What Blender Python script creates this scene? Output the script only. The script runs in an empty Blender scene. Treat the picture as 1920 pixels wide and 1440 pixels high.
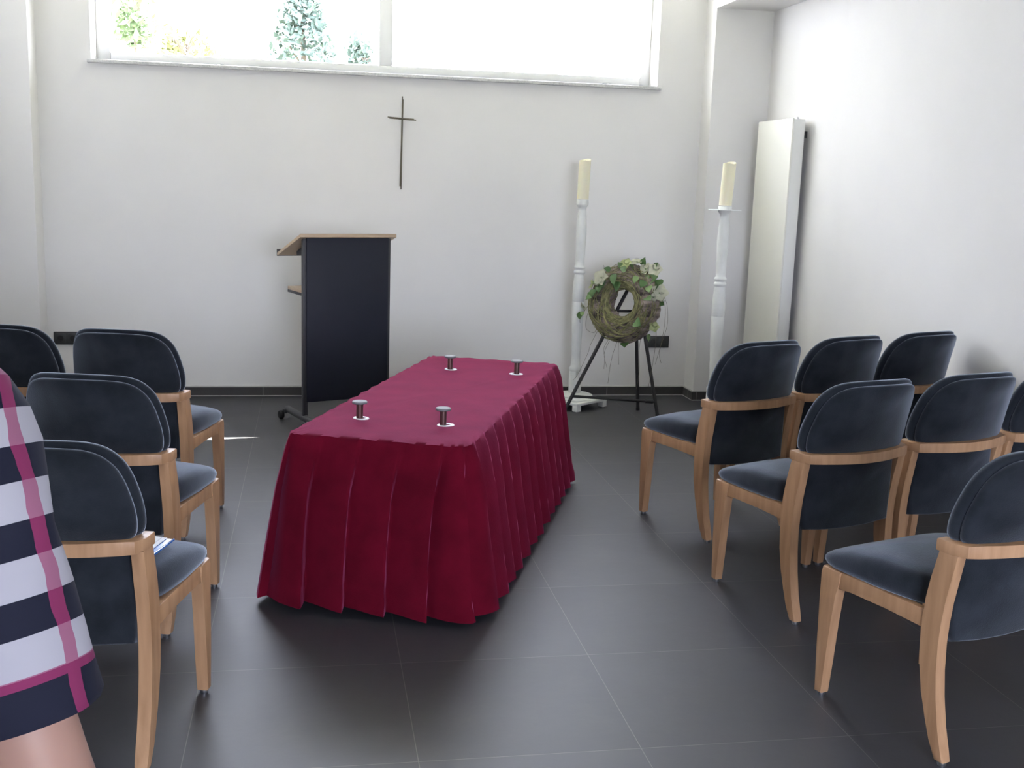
import bpy, bmesh, math, random
from mathutils import Vector, Matrix, noise
random.seed(7)
R = math.radians
S = bpy.context.scene
COL = S.collection

# ------------------------------------------------------------------ camera
cam_d = bpy.data.cameras.new('camera'); cam = bpy.data.objects.new('camera', cam_d); COL.objects.link(cam)
PITCH, ROLL, YAW, CAMH = .1818, .0330, .1808, 1.4933
f_ = Vector((math.sin(YAW)*math.cos(PITCH), math.cos(YAW)*math.cos(PITCH), -math.sin(PITCH)))
r_ = Vector((math.cos(YAW), -math.sin(YAW), 0)); u_ = r_.cross(f_)
rr = r_*math.cos(ROLL)+u_*math.sin(ROLL); uu = -r_*math.sin(ROLL)+u_*math.cos(ROLL)
cam.matrix_world = Matrix(((rr.x, uu.x, -f_.x, 0), (rr.y, uu.y, -f_.y, 0), (rr.z, uu.z, -f_.z, CAMH), (0, 0, 0, 1)))
cam_d.sensor_width = 36; cam_d.lens = 36*2082.9/1920; cam_d.clip_start = .02
S.camera = cam
# ------------------------------------------------------------------ world, sun, exposure
S.view_settings.view_transform = 'Standard'; S.view_settings.look = 'None'
S.view_settings.exposure = 1.38; S.view_settings.gamma = 1; S.view_settings.use_curve_mapping = False
W = bpy.data.worlds.new('sky'); S.world = W; W.use_nodes = True
bg = W.node_tree.nodes['Background']; bg.inputs[0].default_value = (.86, .91, 1.12, 1); bg.inputs[1].default_value = 8.6
sd = bpy.data.lights.new('sun', 'SUN'); sd.energy = 34; sd.angle = R(.35); sd.color = (1, .96, .88)
sun = bpy.data.objects.new('sun', sd); COL.objects.link(sun)
sun.rotation_euler = Vector((0, -1, -1.80)).to_track_quat('-Z', 'Y').to_euler()
sun.location = (0, 12, 12)
def portal(name, loc, sx, sy, d):
    l = bpy.data.lights.new(name, 'AREA'); l.shape = 'RECTANGLE'; l.size = sx; l.size_y = sy
    l.cycles.is_portal = True
    o = bpy.data.objects.new(name, l); COL.objects.link(o); o.location = loc
    o.rotation_euler = Vector(d).to_track_quat('-Z', 'Z').to_euler()
WX0, WX1, WZ0, WZ1 = -1.365, 2.325, 2.15, 3.42      # altar window opening
RX0, RX1, RZ0, RZ1 = 0.1, 2.5, .50, 2.45            # unseen window opening added in the rear wall for fill light
YW, YP, XL, XR, YR = 7.565, 7.37, -1.93, 3.055, -2.2
ZC, ZS = 3.55, 2.66
portal('portal_altar_window', ((WX0+WX1)/2, YW+.29, (WZ0+WZ1)/2), WX1-WX0, WZ1-WZ0, (0, -1, 0))
portal('portal_added_window', ((RX0+RX1)/2, YR-.3, (RZ0+RZ1)/2), RX1-RX0, RZ1-RZ0, (0, 1, 0))

# ------------------------------------------------------------------ materials
def mat(name, col=(.5, .5, .5), rough=.5, metal=0., sheen=0., spec=.5, coat=0.):
    m = bpy.data.materials.new(name); m.use_nodes = True
    b = m.node_tree.nodes['Principled BSDF']
    b.inputs['Base Color'].default_value = (*col, 1); b.inputs['Roughness'].default_value = rough
    b.inputs['Metallic'].default_value = metal; b.inputs['Specular IOR Level'].default_value = spec
    b.inputs['Sheen Weight'].default_value = sheen; b.inputs['Coat Weight'].default_value = coat
    return m
def N(m, t, **kw):
    n = m.node_tree.nodes.new(t)
    for k, v in kw.items(): setattr(n, k, v)
    return n
def L(m, a, b): m.node_tree.links.new(a, b)
def bsdf(m): return m.node_tree.nodes['Principled BSDF']
def noisy(m, c1, c2, scale=5., detail=4., stretch=(1, 1, 1), bump=0., bscale=None, pos=(.3, .7), rough=.5):
    tc = N(m, 'ShaderNodeTexCoord'); mp = N(m, 'ShaderNodeMapping'); mp.inputs['Scale'].default_value = stretch
    L(m, tc.outputs['Object'], mp.inputs[0])
    nz = N(m, 'ShaderNodeTexNoise'); nz.inputs['Scale'].default_value = scale; nz.inputs['Detail'].default_value = detail
    nz.inputs['Roughness'].default_value = rough
    L(m, mp.outputs[0], nz.inputs['Vector'])
    cr = N(m, 'ShaderNodeValToRGB'); cr.color_ramp.elements[0].position = pos[0]; cr.color_ramp.elements[1].position = pos[1]
    cr.color_ramp.elements[0].color = (*c1, 1); cr.color_ramp.elements[1].color = (*c2, 1)
    L(m, nz.outputs['Fac'], cr.inputs[0]); L(m, cr.outputs[0], bsdf(m).inputs['Base Color'])
    if bump:
        n2 = N(m, 'ShaderNodeTexNoise'); n2.inputs['Scale'].default_value = bscale or scale*6; n2.inputs['Detail'].default_value = 3
        L(m, mp.outputs[0], n2.inputs['Vector'])
        bp = N(m, 'ShaderNodeBump'); bp.inputs['Strength'].default_value = bump; bp.inputs['Distance'].default_value = .002
        L(m, n2.outputs['Fac'], bp.inputs['Height']); L(m, bp.outputs[0], bsdf(m).inputs['Normal'])
    return m
M = {}
M['wall'] = noisy(mat('white_wall_paint', rough=.85, spec=.2), (.80, .785, .77), (.83, .815, .80), 2.0, 3, bump=.15, bscale=90)
M['ceil'] = mat('ceiling_paint', (.82, .81, .80), .9, spec=.1)
M['wood'] = noisy(mat('beech_wood', rough=.42), (.37, .205, .105), (.49, .29, .16), 7, 6, (6, 6, .6), bump=.06, bscale=60)
M['fabric'] = noisy(mat('blue_grey_velour', rough=.9, sheen=.8, spec=.08), (.0115, .0138, .0175), (.0245, .0288, .0360), 9, 5, bump=.25, bscale=260, pos=(.35, .65))
bsdf(M['fabric']).inputs['Sheen Tint'].default_value = (.66, .74, .87, 1); bsdf(M['fabric']).inputs['Sheen Roughness'].default_value = .42
M['fabric_back'] = M['fabric']
M['velvet'] = noisy(mat('wine_red_velvet', rough=.85, sheen=.34, spec=.03), (.088, .0030, .011), (.125, .0042, .016), 9, 5, bump=.2, bscale=200, pos=(.3, .7))
bsdf(M['velvet']).inputs['Sheen Tint'].default_value = (1, .22, .50, 1); bsdf(M['velvet']).inputs['Sheen Roughness'].default_value = .4
M['white_metal'] = mat('white_enamel', (.78, .78, .75), .35)
M['cream'] = mat('cream_enamel', (.80, .79, .72), .4)
M['plaster'] = noisy(mat('white_painted_wood', rough=.5), (.72, .73, .70), (.80, .81, .78), 12, 3, bump=.15)
M['wax'] = mat('ivory_wax', (.84, .79, .60), .45); bsdf(M['wax']).inputs['Subsurface Weight'].default_value = .3
bsdf(M['wax']).inputs['Subsurface Radius'].default_value = (.05, .035, .015)
M['black_panel'] = mat('navy_black_laminate', (.016, .018, .030), .55, spec=.3)
M['dark_metal'] = mat('anthracite_powder_coat', (.045, .045, .05), .45)
M['iron'] = mat('black_iron', (.018, .017, .018), .5)
M['rubber'] = mat('black_rubber', (.012, .012, .012), .6)
M['lam'] = noisy(mat('pale_maple_laminate', rough=.4), (.55, .40, .26), (.62, .47, .32), 6, 5, (1, 8, 8))
M['chrome'] = mat('brushed_steel', (.55, .56, .58), .32, 1)
M['disc'] = mat('dull_steel_disc', (.17, .17, .18), .6)
M['pin'] = mat('dark_bronze_pin', (.16, .10, .09), .32, .8)
M['white'] = mat('white_plastic', (.85, .85, .85), .35)
M['socket'] = mat('anthracite_socket', (.035, .035, .037), .4)
M['granite'] = noisy(mat('grey_granite', rough=.3), (.50, .50, .49), (.68, .68, .66), 120, 3)
M['grout'] = mat('light_grout', (.50, .49, .47), .9)
M['frame'] = mat('white_window_frame', (.88, .88, .88), .3)
M['leaf'] = noisy(mat('ivy_leaf', rough=.45), (.05, .12, .03), (.10, .19, .06), 30, 2)
M['leaf_pale'] = noisy(mat('pale_leaf', rough=.45), (.16, .26, .09), (.24, .34, .14), 30, 2)
M['petal'] = mat('ivory_petal', (.82, .82, .66), .6); M['petal_green'] = mat('greenish_petal', (.66, .72, .38), .6)
M['vine'] = noisy(mat('green_brown_vine', rough=.7), (.13, .13, .05), (.32, .30, .14), 40, 2)
M['twig'] = mat('dry_twig', (.16, .14, .10), .8)
M['bark'] = noisy(mat('birch_bark_wrap', rough=.85), (.06, .045, .038), (.50, .41, .35), 8, 6, (1, 1, 2.5), bump=.8, bscale=50, pos=(.38, .68), rough=.7)
M['tree'] = noisy(mat('tree_foliage', rough=.8, spec=.1), (.09, .13, .055), (.15, .20, .10), 3, 3)
M['tree_blue'] = noisy(mat('blue_green_foliage', rough=.8, spec=.1), (.07, .10, .08), (.115, .15, .12), 3, 3)
M['tree_yellow'] = noisy(mat('yellow_green_foliage', rough=.8, spec=.1), (.17, .18, .08), (.25, .26, .12), 3, 3)
M['trunk'] = mat('tree_bark', (.10, .08, .06), .9)
M['lawn'] = noisy(mat('outdoor_ground', rough=.95), (.22, .24, .16), (.34, .34, .26), .8, 4)
M['paper'] = mat('white_paper', (.80, .80, .84), .7)
M['blue_plastic'] = mat('blue_plastic_folder', (.03, .16, .50), .2, coat=.4)
M['skin'] = mat('skin', (.28, .16, .125), .5); bsdf(M['skin']).inputs['Subsurface Weight'].default_value = .15
bsdf(M['skin']).inputs['Subsurface Radius'].default_value = (.01, .004, .002)
M['hair'] = mat('brown_hair', (.05, .028, .015), .5)
M['trousers'] = noisy(mat('navy_trousers', rough=.85), (.012, .016, .035), (.02, .026, .05), 40, 3)
M['shoe'] = mat('black_shoe', (.02, .018, .018), .4)
M['eye'] = mat('dark_eye', (.02, .015, .01), .2); M['lips'] = mat('lips', (.42, .14, .12), .5)

# floor: 60 cm anthracite tiles on a measured grid
def tile_mat(name, gx, gy, T, base, var, grout, gw=.0024, rough=.48, axes=(0, 1)):
    m = mat(name, rough=rough); tc = N(m, 'ShaderNodeTexCoord'); sp = N(m, 'ShaderNodeSeparateXYZ'); L(m, tc.outputs['Object'], sp.inputs[0])
    ds = []; ids = []
    for ax, g in zip(axes, (gx, gy)):
        a = N(m, 'ShaderNodeMath', operation='SUBTRACT'); L(m, sp.outputs[ax], a.inputs[0]); a.inputs[1].default_value = g
        b = N(m, 'ShaderNodeMath', operation='DIVIDE'); L(m, a.outputs[0], b.inputs[0]); b.inputs[1].default_value = T
        fl = N(m, 'ShaderNodeMath', operation='FLOOR'); L(m, b.outputs[0], fl.inputs[0]); ids.append(fl)
        pp = N(m, 'ShaderNodeMath', operation='PINGPONG'); L(m, b.outputs[0], pp.inputs[0]); pp.inputs[1].default_value = .5
        ds.append(pp)
    mn = N(m, 'ShaderNodeMath', operation='MINIMUM'); L(m, ds[0].outputs[0], mn.inputs[0])
    if len(ds) > 1: L(m, ds[1].outputs[0], mn.inputs[1])
    else: mn.inputs[1].default_value = 9
    lt = N(m, 'ShaderNodeMath', operation='LESS_THAN'); L(m, mn.outputs[0], lt.inputs[0]); lt.inputs[1].default_value = gw/T/2
    cv = N(m, 'ShaderNodeCombineXYZ'); L(m, ids[0].outputs[0], cv.inputs[0])
    if len(ids) > 1: L(m, ids[1].outputs[0], cv.inputs[1])
    wn = N(m, 'ShaderNodeTexWhiteNoise'); L(m, cv.outputs[0], wn.inputs['Vector'])
    nz = N(m, 'ShaderNodeTexNoise'); nz.inputs['Scale'].default_value = 3; nz.inputs['Detail'].default_value = 6; L(m, tc.outputs['Object'], nz.inputs['Vector'])
    ad = N(m, 'ShaderNodeMath', operation='MULTIPLY_ADD'); L(m, wn.outputs[0], ad.inputs[0]); ad.inputs[1].default_value = .3; L(m, nz.outputs['Fac'], ad.inputs[2])
    cr = N(m, 'ShaderNodeValToRGB'); cr.color_ramp.elements[0].position = .35; cr.color_ramp.elements[1].position = .95
    cr.color_ramp.elements[0].color = (*base, 1); cr.color_ramp.elements[1].color = (*var, 1); L(m, ad.outputs[0], cr.inputs[0])
    mx = N(m, 'ShaderNodeMix', data_type='RGBA'); L(m, lt.outputs[0], mx.inputs['Factor']); L(m, cr.outputs[0], mx.inputs['A']); mx.inputs['B'].default_value = (*grout, 1)
    L(m, mx.outputs['Result'], bsdf(m).inputs['Base Color'])
    n2 = N(m, 'ShaderNodeTexNoise'); n2.inputs['Scale'].default_value = 22; n2.inputs['Detail'].default_value = 5; L(m, tc.outputs['Object'], n2.inputs['Vector'])
    bp = N(m, 'ShaderNodeBump'); bp.inputs['Strength'].default_value = .12; bp.inputs['Distance'].default_value = .004; L(m, n2.outputs['Fac'], bp.inputs['Height'])
    L(m, bp.outputs[0], bsdf(m).inputs['Normal'])
    return m
GX, GY, TT = -.3287, 3.2526, .6
M['floor'] = tile_mat('anthracite_floor_tiles', GX, GY, TT, (.028, .028, .033), (.042, .042, .048), (.105, .10, .095))
bsdf(M['floor']).inputs['Specular IOR Level'].default_value = .56
M['base_x'] = tile_mat('skirting_tiles_x', GX, GY, TT, (.045, .042, .040), (.06, .057, .055), (.35, .34, .33), axes=(0,))
M['base_y'] = tile_mat('skirting_tiles_y', GY, GY, TT, (.045, .042, .040), (.06, .057, .055), (.35, .34, .33), axes=(1,))
def glass_mat():
    m = bpy.data.materials.new('window_glass'); m.use_nodes = True; nt = m.node_tree; nt.nodes.clear()
    o = nt.nodes.new('ShaderNodeOutputMaterial'); mx = nt.nodes.new('ShaderNodeMixShader'); t = nt.nodes.new('ShaderNodeBsdfTransparent')
    t.inputs[0].default_value = (.96, .965, .97, 1)
    g = nt.nodes.new('ShaderNodeBsdfGlossy'); g.inputs['Roughness'].default_value = .02; fr = nt.nodes.new('ShaderNodeFresnel'); fr.inputs[0].default_value = 1.45
    ge = nt.nodes.new('ShaderNodeNewGeometry'); iv = nt.nodes.new('ShaderNodeMath'); iv.operation = 'SUBTRACT'; iv.inputs[0].default_value = 1; nt.links.new(ge.outputs['Backfacing'], iv.inputs[1])
    mu = nt.nodes.new('ShaderNodeMath'); mu.operation = 'MULTIPLY'; nt.links.new(fr.outputs[0], mu.inputs[0]); nt.links.new(iv.outputs[0], mu.inputs[1]); nt.links.new(mu.outputs[0], mx.inputs[0]); nt.links.new(t.outputs[0], mx.inputs[1]); nt.links.new(g.outputs[0], mx.inputs[2]); nt.links.new(mx.outputs[0], o.inputs[0])
    return m
M['glass'] = glass_mat()
def stripe_mat():                                    # striped shirt: navy / white with a magenta seam line and hem piping
    m = mat('striped_knit', rough=.85, spec=.2); tc = N(m, 'ShaderNodeTexCoord'); sp = N(m, 'ShaderNodeSeparateXYZ'); L(m, tc.outputs['Object'], sp.inputs[0])
    z = sp.outputs[2]
    def mth(op, a, b):
        n = N(m, 'ShaderNodeMath', operation=op)
        for i, v in enumerate((a, b)):
            if isinstance(v, (int, float)): n.inputs[i].default_value = v
            else: L(m, v, n.inputs[i])
        return n.outputs[0]
    ph = mth('FRACT', mth('DIVIDE', mth('SUBTRACT', z, .040), .0590), 0)
    white = mth('MULTIPLY', mth('LESS_THAN', ph, .52), mth('GREATER_THAN', z, .040))
    mx = N(m, 'ShaderNodeMix', data_type='RGBA'); L(m, white, mx.inputs['Factor']); mx.inputs['A'].default_value = (.007, .008, .019, 1); mx.inputs['B'].default_value = (.28, .27, .31, 1)
    nz = N(m, 'ShaderNodeTexNoise'); nz.inputs['Scale'].default_value = 25; L(m, tc.outputs['Object'], nz.inputs['Vector'])
    wob = mth('MULTIPLY', mth('SUBTRACT', nz.outputs['Fac'], .5), .008)
    c = mth('ADD', sp.outputs[0], wob)
    seam = mth('MULTIPLY', mth('MULTIPLY', mth('GREATER_THAN', c, .040), mth('LESS_THAN', c, .050)), mth('LESS_THAN', sp.outputs[1], 0))
    pipe = mth('MULTIPLY', mth('GREATER_THAN', z, .033), mth('LESS_THAN', z, .041))
    pk = mth('MAXIMUM', seam, pipe)
    m2 = N(m, 'ShaderNodeMix', data_type='RGBA'); L(m, mth('MULTIPLY', pk, .75), m2.inputs['Factor']); L(m, mx.outputs['Result'], m2.inputs['A']); m2.inputs['B'].default_value = (.20, .022, .085, 1)
    L(m, m2.outputs['Result'], bsdf(m).inputs['Base Color'])
    return m
M['stripe'] = stripe_mat()

# ------------------------------------------------------------------ mesh helpers
def link(name, bm, m, parent=None, sharp=40, loc=None, rot=None):
    bmesh.ops.recalc_face_normals(bm, faces=bm.faces)
    for f in bm.faces: f.smooth = True
    a = R(sharp)
    for e in bm.edges:
        if len(e.link_faces) != 2 or e.calc_face_angle(0) > a: e.smooth = False
    me = bpy.data.meshes.new(name); bm.to_mesh(me); bm.free()
    o = bpy.data.objects.new(name, me); COL.objects.link(o)
    me.materials.append(M[m] if isinstance(m, str) else m)
    if loc is not None: o.location = loc
    if rot is not None: o.rotation_euler = rot
    if parent: o.parent = parent
    return o
def tag(o, label=None, cat=None, group=None, kind=None):
    if label: o['label'] = label
    if cat: o['category'] = cat
    if group: o['group'] = group
    if kind: o['kind'] = kind
    return o
def empty(name, loc=(0, 0, 0), rz=0, label=None, cat=None, group=None):
    o = bpy.data.objects.new(name, None); COL.objects.link(o); o.location = loc; o.rotation_euler = (0, 0, rz); o.empty_display_size = .1
    return tag(o, label, cat, group)
def box(bm, x0, x1, y0, y1, z0, z1, bev=0., seg=2):
    vs = [bm.verts.new((x, y, z)) for x in (x0, x1) for y in (y0, y1) for z in (z0, z1)]
    fs = [bm.faces.new([vs[i] for i in q]) for q in ((0, 1, 3, 2), (4, 6, 7, 5), (0, 4, 5, 1), (2, 3, 7, 6), (0, 2, 6, 4), (1, 5, 7, 3))]
    if bev:
        es = list({e for f in fs for e in f.edges})
        bmesh.ops.bevel(bm, geom=es, offset=bev, segments=seg, affect='EDGES', profile=.5)
def prism(bm, pts, axis, a0, a1, bev=0.):            # closed 2D outline extruded along an axis
    def p3(p, a):
        if axis == 0: return (a, p[0], p[1])
        if axis == 1: return (p[0], a, p[1])
        return (p[0], p[1], a)
    A = [bm.verts.new(p3(p, a0)) for p in pts]; B = [bm.verts.new(p3(p, a1)) for p in pts]; n = len(pts)
    fa = bm.faces.new(A); fb = bm.faces.new(B[::-1])
    for i in range(n): bm.faces.new((A[i], B[i], B[(i+1) % n], A[(i+1) % n]))
    if bev:
        bmesh.ops.bevel(bm, geom=list(set(fa.edges) | set(fb.edges)), offset=bev, segments=2, affect='EDGES', profile=.5)
def lathe(bm, prof, n=32, c=(0, 0), ax=None):        # profile (r, z)
    rings = []
    for r, z in prof:
        if r < 1e-5: rings.append([bm.verts.new((c[0], c[1], z))])
        else: rings.append([bm.verts.new((c[0]+r*math.cos(2*math.pi*i/n), c[1]+r*math.sin(2*math.pi*i/n), z)) for i in range(n)])
    for a, b in zip(rings, rings[1:]):
        for i in range(n):
            j = (i+1) % n
            q = [a[i % len(a)], a[j % len(a)], b[j % len(b)], b[i % len(b)]]
            q2 = []
            for v in q:
                if v not in q2: q2.append(v)
            if len(q2) > 2: bm.faces.new(q2)
    for rg, k in ((rings[0], 0), (rings[-1], 1)):
        if len(rg) > 1: bm.faces.new(rg if k else rg[::-1])
def tube(bm, pts, r, n=8, closed=False):
    pts = [Vector(p) for p in pts]; rs = r if isinstance(r, (list, tuple)) else [r]*len(pts); rings = []; up = None
    m = len(pts)
    for i, p in enumerate(pts):
        if closed: t = (pts[(i+1) % m]-pts[i-1])
        else: t = pts[min(i+1, m-1)]-pts[max(i-1, 0)]
        t.normalize()
        if up is None: up = t.orthogonal().normalized()
        up = (up-t*up.dot(t)).normalized(); s = t.cross(up)
        rings.append([bm.verts.new(p+(up*math.cos(2*math.pi*k/n)+s*math.sin(2*math.pi*k/n))*rs[i]) for k in range(n)])
    rng = list(zip(rings, rings[1:]))
    if closed: rng.append((rings[-1], rings[0]))
    for a, b in rng:
        for k in range(n): bm.faces.new((a[k], a[(k+1) % n], b[(k+1) % n], b[k]))
    if not closed: bm.faces.new(rings[0][::-1]); bm.faces.new(rings[-1])
def cushion(bm, outline, c, rings, f):               # shrunk outlines stacked into a closed pad; f(a,b,off)->xyz
    RR = []
    for s, off in rings:
        if s == 0: RR.append([bm.verts.new(f(c[0], c[1], off))])
        else: RR.append([bm.verts.new(f(c[0]+(p[0]-c[0])*s, c[1]+(p[1]-c[1])*s, off)) for p in outline])
    n = len(outline)
    for a, b in zip(RR, RR[1:]):
        for i in range(n):
            j = (i+1) % n; q = []
            for v in (a[i % len(a)], a[j % len(a)], b[j % len(b)], b[i % len(b)]):
                if v not in q: q.append(v)
            bm.faces.new(q)
def new(): return bmesh.new()
def copy_tree(o, parent=None):
    c = o.copy(); COL.objects.link(c); c.parent = parent
    for ch in list(o.children): copy_tree(ch, c)
    return c
def smooth(pts, n=6):                                # Catmull-Rom through points
    P = [Vector(p) for p in pts]; out = []
    for i in range(len(P)-1):
        p0, p1, p2, p3 = P[max(i-1, 0)], P[i], P[i+1], P[min(i+2, len(P)-1)]
        for k in range(n):
            t = k/n
            out.append(.5*((2*p1)+(p2-p0)*t+(2*p0-5*p1+4*p2-p3)*t*t+(3*p1-p0-3*p2+p3)*t**3))
    out.append(P[-1]); return out
def arc2(cx, cy, r, a0, a1, n=6): return [(cx+r*math.cos(R(a0+(a1-a0)*i/n)), cy+r*math.sin(R(a0+(a1-a0)*i/n))) for i in range(n+1)]
def struct(name, bm, m, parent=None):
    o = link(name, bm, m, parent, sharp=30)
    if not parent: o['kind'] = 'structure'
    return o

# ------------------------------------------------------------------ room
b = new(); box(b, XL-.3, XR+.3, YR-.3, YW+.28, -.12, 0); struct('floor', b, 'floor')
b = new(); box(b, XL-.3, XR+.3, YR-.3, YW+.28, ZC, ZC+.15); struct('ceiling', b, 'ceil')
def wall_hole(axis_y0, axis_y1, x0, x1, z0, z1, h):
    bm = new(); hx0, hx1, hz0, hz1 = h
    xs = [x0, hx0, hx1, x1]; zs = [z0, hz0, hz1, z1]
    for y in (axis_y0, axis_y1):
        V = [[bm.verts.new((x, y, z)) for z in zs] for x in xs]
        for i in range(3):
            for j in range(3):
                if (i, j) != (1, 1): bm.faces.new((V[i][j], V[i+1][j], V[i+1][j+1], V[i][j+1]))
        if y == axis_y0: VA = V
    VB = V
    for (a, c) in (((1, 1), (2, 1)), ((2, 1), (2, 2)), ((2, 2), (1, 2)), ((1, 2), (1, 1))):
        bm.faces.new((VA[a[0]][a[1]], VA[c[0]][c[1]], VB[c[0]][c[1]], VB[a[0]][a[1]]))
    return bm
struct('wall_back', wall_hole(YW, YW+.28, XL-.3, XR+.3, 0, ZC, (WX0, WX1, WZ0, WZ1)), 'wall')
struct('wall_front', wall_hole(YR-.3, YR, XL-.3, XR+.3, 0, ZC, (RX0, RX1, RZ0, RZ1)), 'wall')
b = new(); box(b, XL-.3, XL, YR, YW, 0, ZC); struct('wall_left', b, 'wall')
b = new(); box(b, XR, XR+.3, YR, YW, 0, ZC); struct('wall_right', b, 'wall')
b = new(); box(b, XL, -1.69, YP, YW, 0, ZC); struct('wall_left_pier', b, 'wall')
b = new(); box(b, 2.65, XR, YP, YW, 0, ZS); box(b, 2.65, XR, YR, YW, ZS, ZC); struct('wall_right_pier', b, 'wall')
# window: frame, panes, granite sill
yf = YW+.20
b = new()
box(b, WX0, WX0+.085, yf, yf+.07, WZ0, WZ1, .004); box(b, WX1-.07, WX1, yf, yf+.07, WZ0, WZ1, .004)
box(b, WX0+.085, WX1-.07, yf, yf+.07, WZ0, WZ0+.07, .004); box(b, WX0+.085, WX1-.07, yf, yf+.07, WZ1-.07, WZ1, .004)
box(b, .44, .53, yf, yf+.07, WZ0+.07, WZ1-.07, .004)
win = struct('window_1', b, 'frame')
for x0, x1 in ((WX0+.085, .44), (.53, WX1-.07)):
    b = new(); box(b, x0, x1, yf+.03, yf+.036, WZ0+.07, WZ1-.07); link('pane', b, 'glass', win)
for xx in (-.60, 2.02):
    b = new(); box(b, xx-.03, xx+.03, yf-.02, yf, WZ0+.012, WZ0+.026, .003); box(b, xx-.008, xx+.008, yf-.045, yf-.02, WZ0+.012, WZ0+.02, .002); link('hinge_cover', b, 'chrome', win)
b = new(); box(b, WX0-.02, WX1+.022, YW-.035, YW+.20, WZ0-.022, WZ0, .003); o = struct('trim_1', b, 'granite')
# frame and panes of the added rear window, out of view
b = new()
for x0, x1, z0, z1 in ((RX0, RX0+.07, RZ0, RZ1), (RX1-.07, RX1, RZ0, RZ1), (RX0+.07, RX1-.07, RZ0, RZ0+.07), (RX0+.07, RX1-.07, RZ1-.07, RZ1), (1.56, 1.64, RZ0+.07, RZ1-.07)):
    box(b, x0, x1, YR-.2, YR-.14, z0, z1, .004)
win2 = struct('added_rear_window', b, 'frame')
for x0, x1 in ((RX0+.07, 1.56), (1.64, RX1-.07)):
    b = new(); box(b, x0, x1, YR-.175, YR-.169, RZ0+.07, RZ1-.07); link('pane', b, 'glass', win2)
# skirting tiles with white caulk lines
BH, BT = .060, .011
def skirting(name, x0, x1, y0, y1, m, side):
    b = new(); box(b, x0, x1, y0, y1, .004, BH); o = struct(name, b, m)
    b = new()
    ex = .0015
    box(b, x0-ex*(side == 'x+'), x1, y0-ex*(side == 'y-'), y1, BH, BH+.007)
    e = .004
    box(b, x0-(e if side == 'x+' else 0), x1+(e if side == 'x-' else 0), y0-(e if side == 'y-' else 0), y1, 0, .004)
    link('caulk_line', b, 'grout', o)
skirting('baseboard_back', -1.69, 2.65, YW-BT, YW, 'base_x', 'y-')
skirting('baseboard_back_left_pier', XL, -1.69, YP-BT, YP, 'base_x', 'y-')
skirting('baseboard_back_right_pier', 2.65-BT, XR, YP-BT, YP, 'base_x', 'y-')
skirting('baseboard_niche_right', 2.65-BT, 2.65, YP, YW-BT, 'base_y', 'x+')
skirting('baseboard_right', XR-BT, XR, YR, YP-BT, 'base_y', 'x+')
skirting('baseboard_left', XL, XL+BT, YR, YP-BT, 'base_y', 'x-')
# added unseen eave, edge skewed to trim the sun to a floor sliver
b = new(); prism(b, [(-3.5, YW+.28), (-3.5, 8.03), (-1.36, 8.04), (-.30, 8.255), (-.2, 8.4), (4, 8.4), (4, YW+.28)], 2, 3.45, 3.55)
struct('sun_cut_eave', b, 'ceil')
# outdoors: lawn; unseen block added to keep low sky off the right wall
b = new(); box(b, -11, -5.0, 9.2, 24, -.12, 8.0); struct('sky_blocker', b, 'wall')
b = new(); box(b, -30, 30, YW+.29, 60, -.3, -.12); struct('ground', b, 'lawn')
b = new(); box(b, -30, 30, -40, YR-.31, -.3, -.12); struct('ground_front', b, 'lawn')

# ------------------------------------------------------------------ cross, sockets
cr = empty('wall_cross', (.58, YW-.014, 1.405), 0, 'thin dark metal cross hanging on the white wall below the window', 'cross')
b = new(); tube(b, [(-.004, 0, .02), (.001, 0, .30), (.004, 0, .604)], .0036, 8); tube(b, [(.003, .003, 0), (.005, .003, .3), (.009, .003, .585)], .0036, 8)
link('upright_bar', b, 'twig', cr)
b = new(); tube(b, [(-.092, -.006, .468), (.0, -.007, .463), (.082, -.006, .460)], .0036, 8); tube(b, [(-.080, -.006, .462), (0, -.007, .458), (.096, -.006, .455)], .0036, 8)
link('cross_bar', b, 'twig', cr)
b = new(); tube(b, [(.002, .004, .46), (.002, .014, .46)], .003, 8); link('wall_peg', b, 'iron', cr)
def socket(x, z, label, w=.165, n=2):
    t = empty('wall_socket', (x, YW, z), 0, label, 'socket', 'dark sockets on the back wall')
    b = new(); box(b, -w/2, w/2, -.012, 0, -.042, .042, .003); link('cover_plate', b, 'socket', t)
    for k in range(n):
        cx = (k-.5)*.078
        b = new(); box(b, cx-.031, cx+.031, -.0145, -.012, -.031, .031, .001); s = link('insert', b, 'socket', t)
        b = new(); lathe(b, [(.0195, 0), (.0195, .0012), (.016, .0012), (.015, -.001), (0, -.001)], 20); link('socket_cup', b, 'rubber', s, loc=(cx, -.0148, 0), rot=(R(90), 0, 0))
socket(2.430, .388, 'dark double wall socket behind the wreath stand')
socket(-1.572, .385, 'dark double wall socket seen between the two rearmost left chairs')

# ------------------------------------------------------------------ radiator
rd = empty('flat_radiator', (2.93, 6.92, 0), 0, 'tall flat white panel radiator mounted on the right wall', 'radiator')
ry0, ry1, rz0, rz1 = -.262, .285, .13, 1.925
b = new(); box(b, 0, .012, ry0, ry1, rz0, rz1, .003); link('front_panel', b, 'cream', rd)
b = new(); box(b, .012, .085, ry0+.002, ry0+.010, rz0+.01, rz1-.004, .002); box(b, .012, .085, ry1-.010, ry1-.002, rz0+.01, rz1-.004, .002); link('side_cover', b, 'white_metal', rd)
b = new(); box(b, .06, .085, ry0+.010, ry1-.010, rz0+.03, rz1-.03); link('rear_panel', b, 'white_metal', rd)
b = new()
box(b, .012, .085, ry0+.010, ry1-.010, rz1-.012, rz1-.008)
for k in range(24):
    yy = ry0+.02+k*(ry1-ry0-.04)/23; box(b, .016, .081, yy-.003, yy+.003, rz1-.008, rz1-.004)
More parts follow.
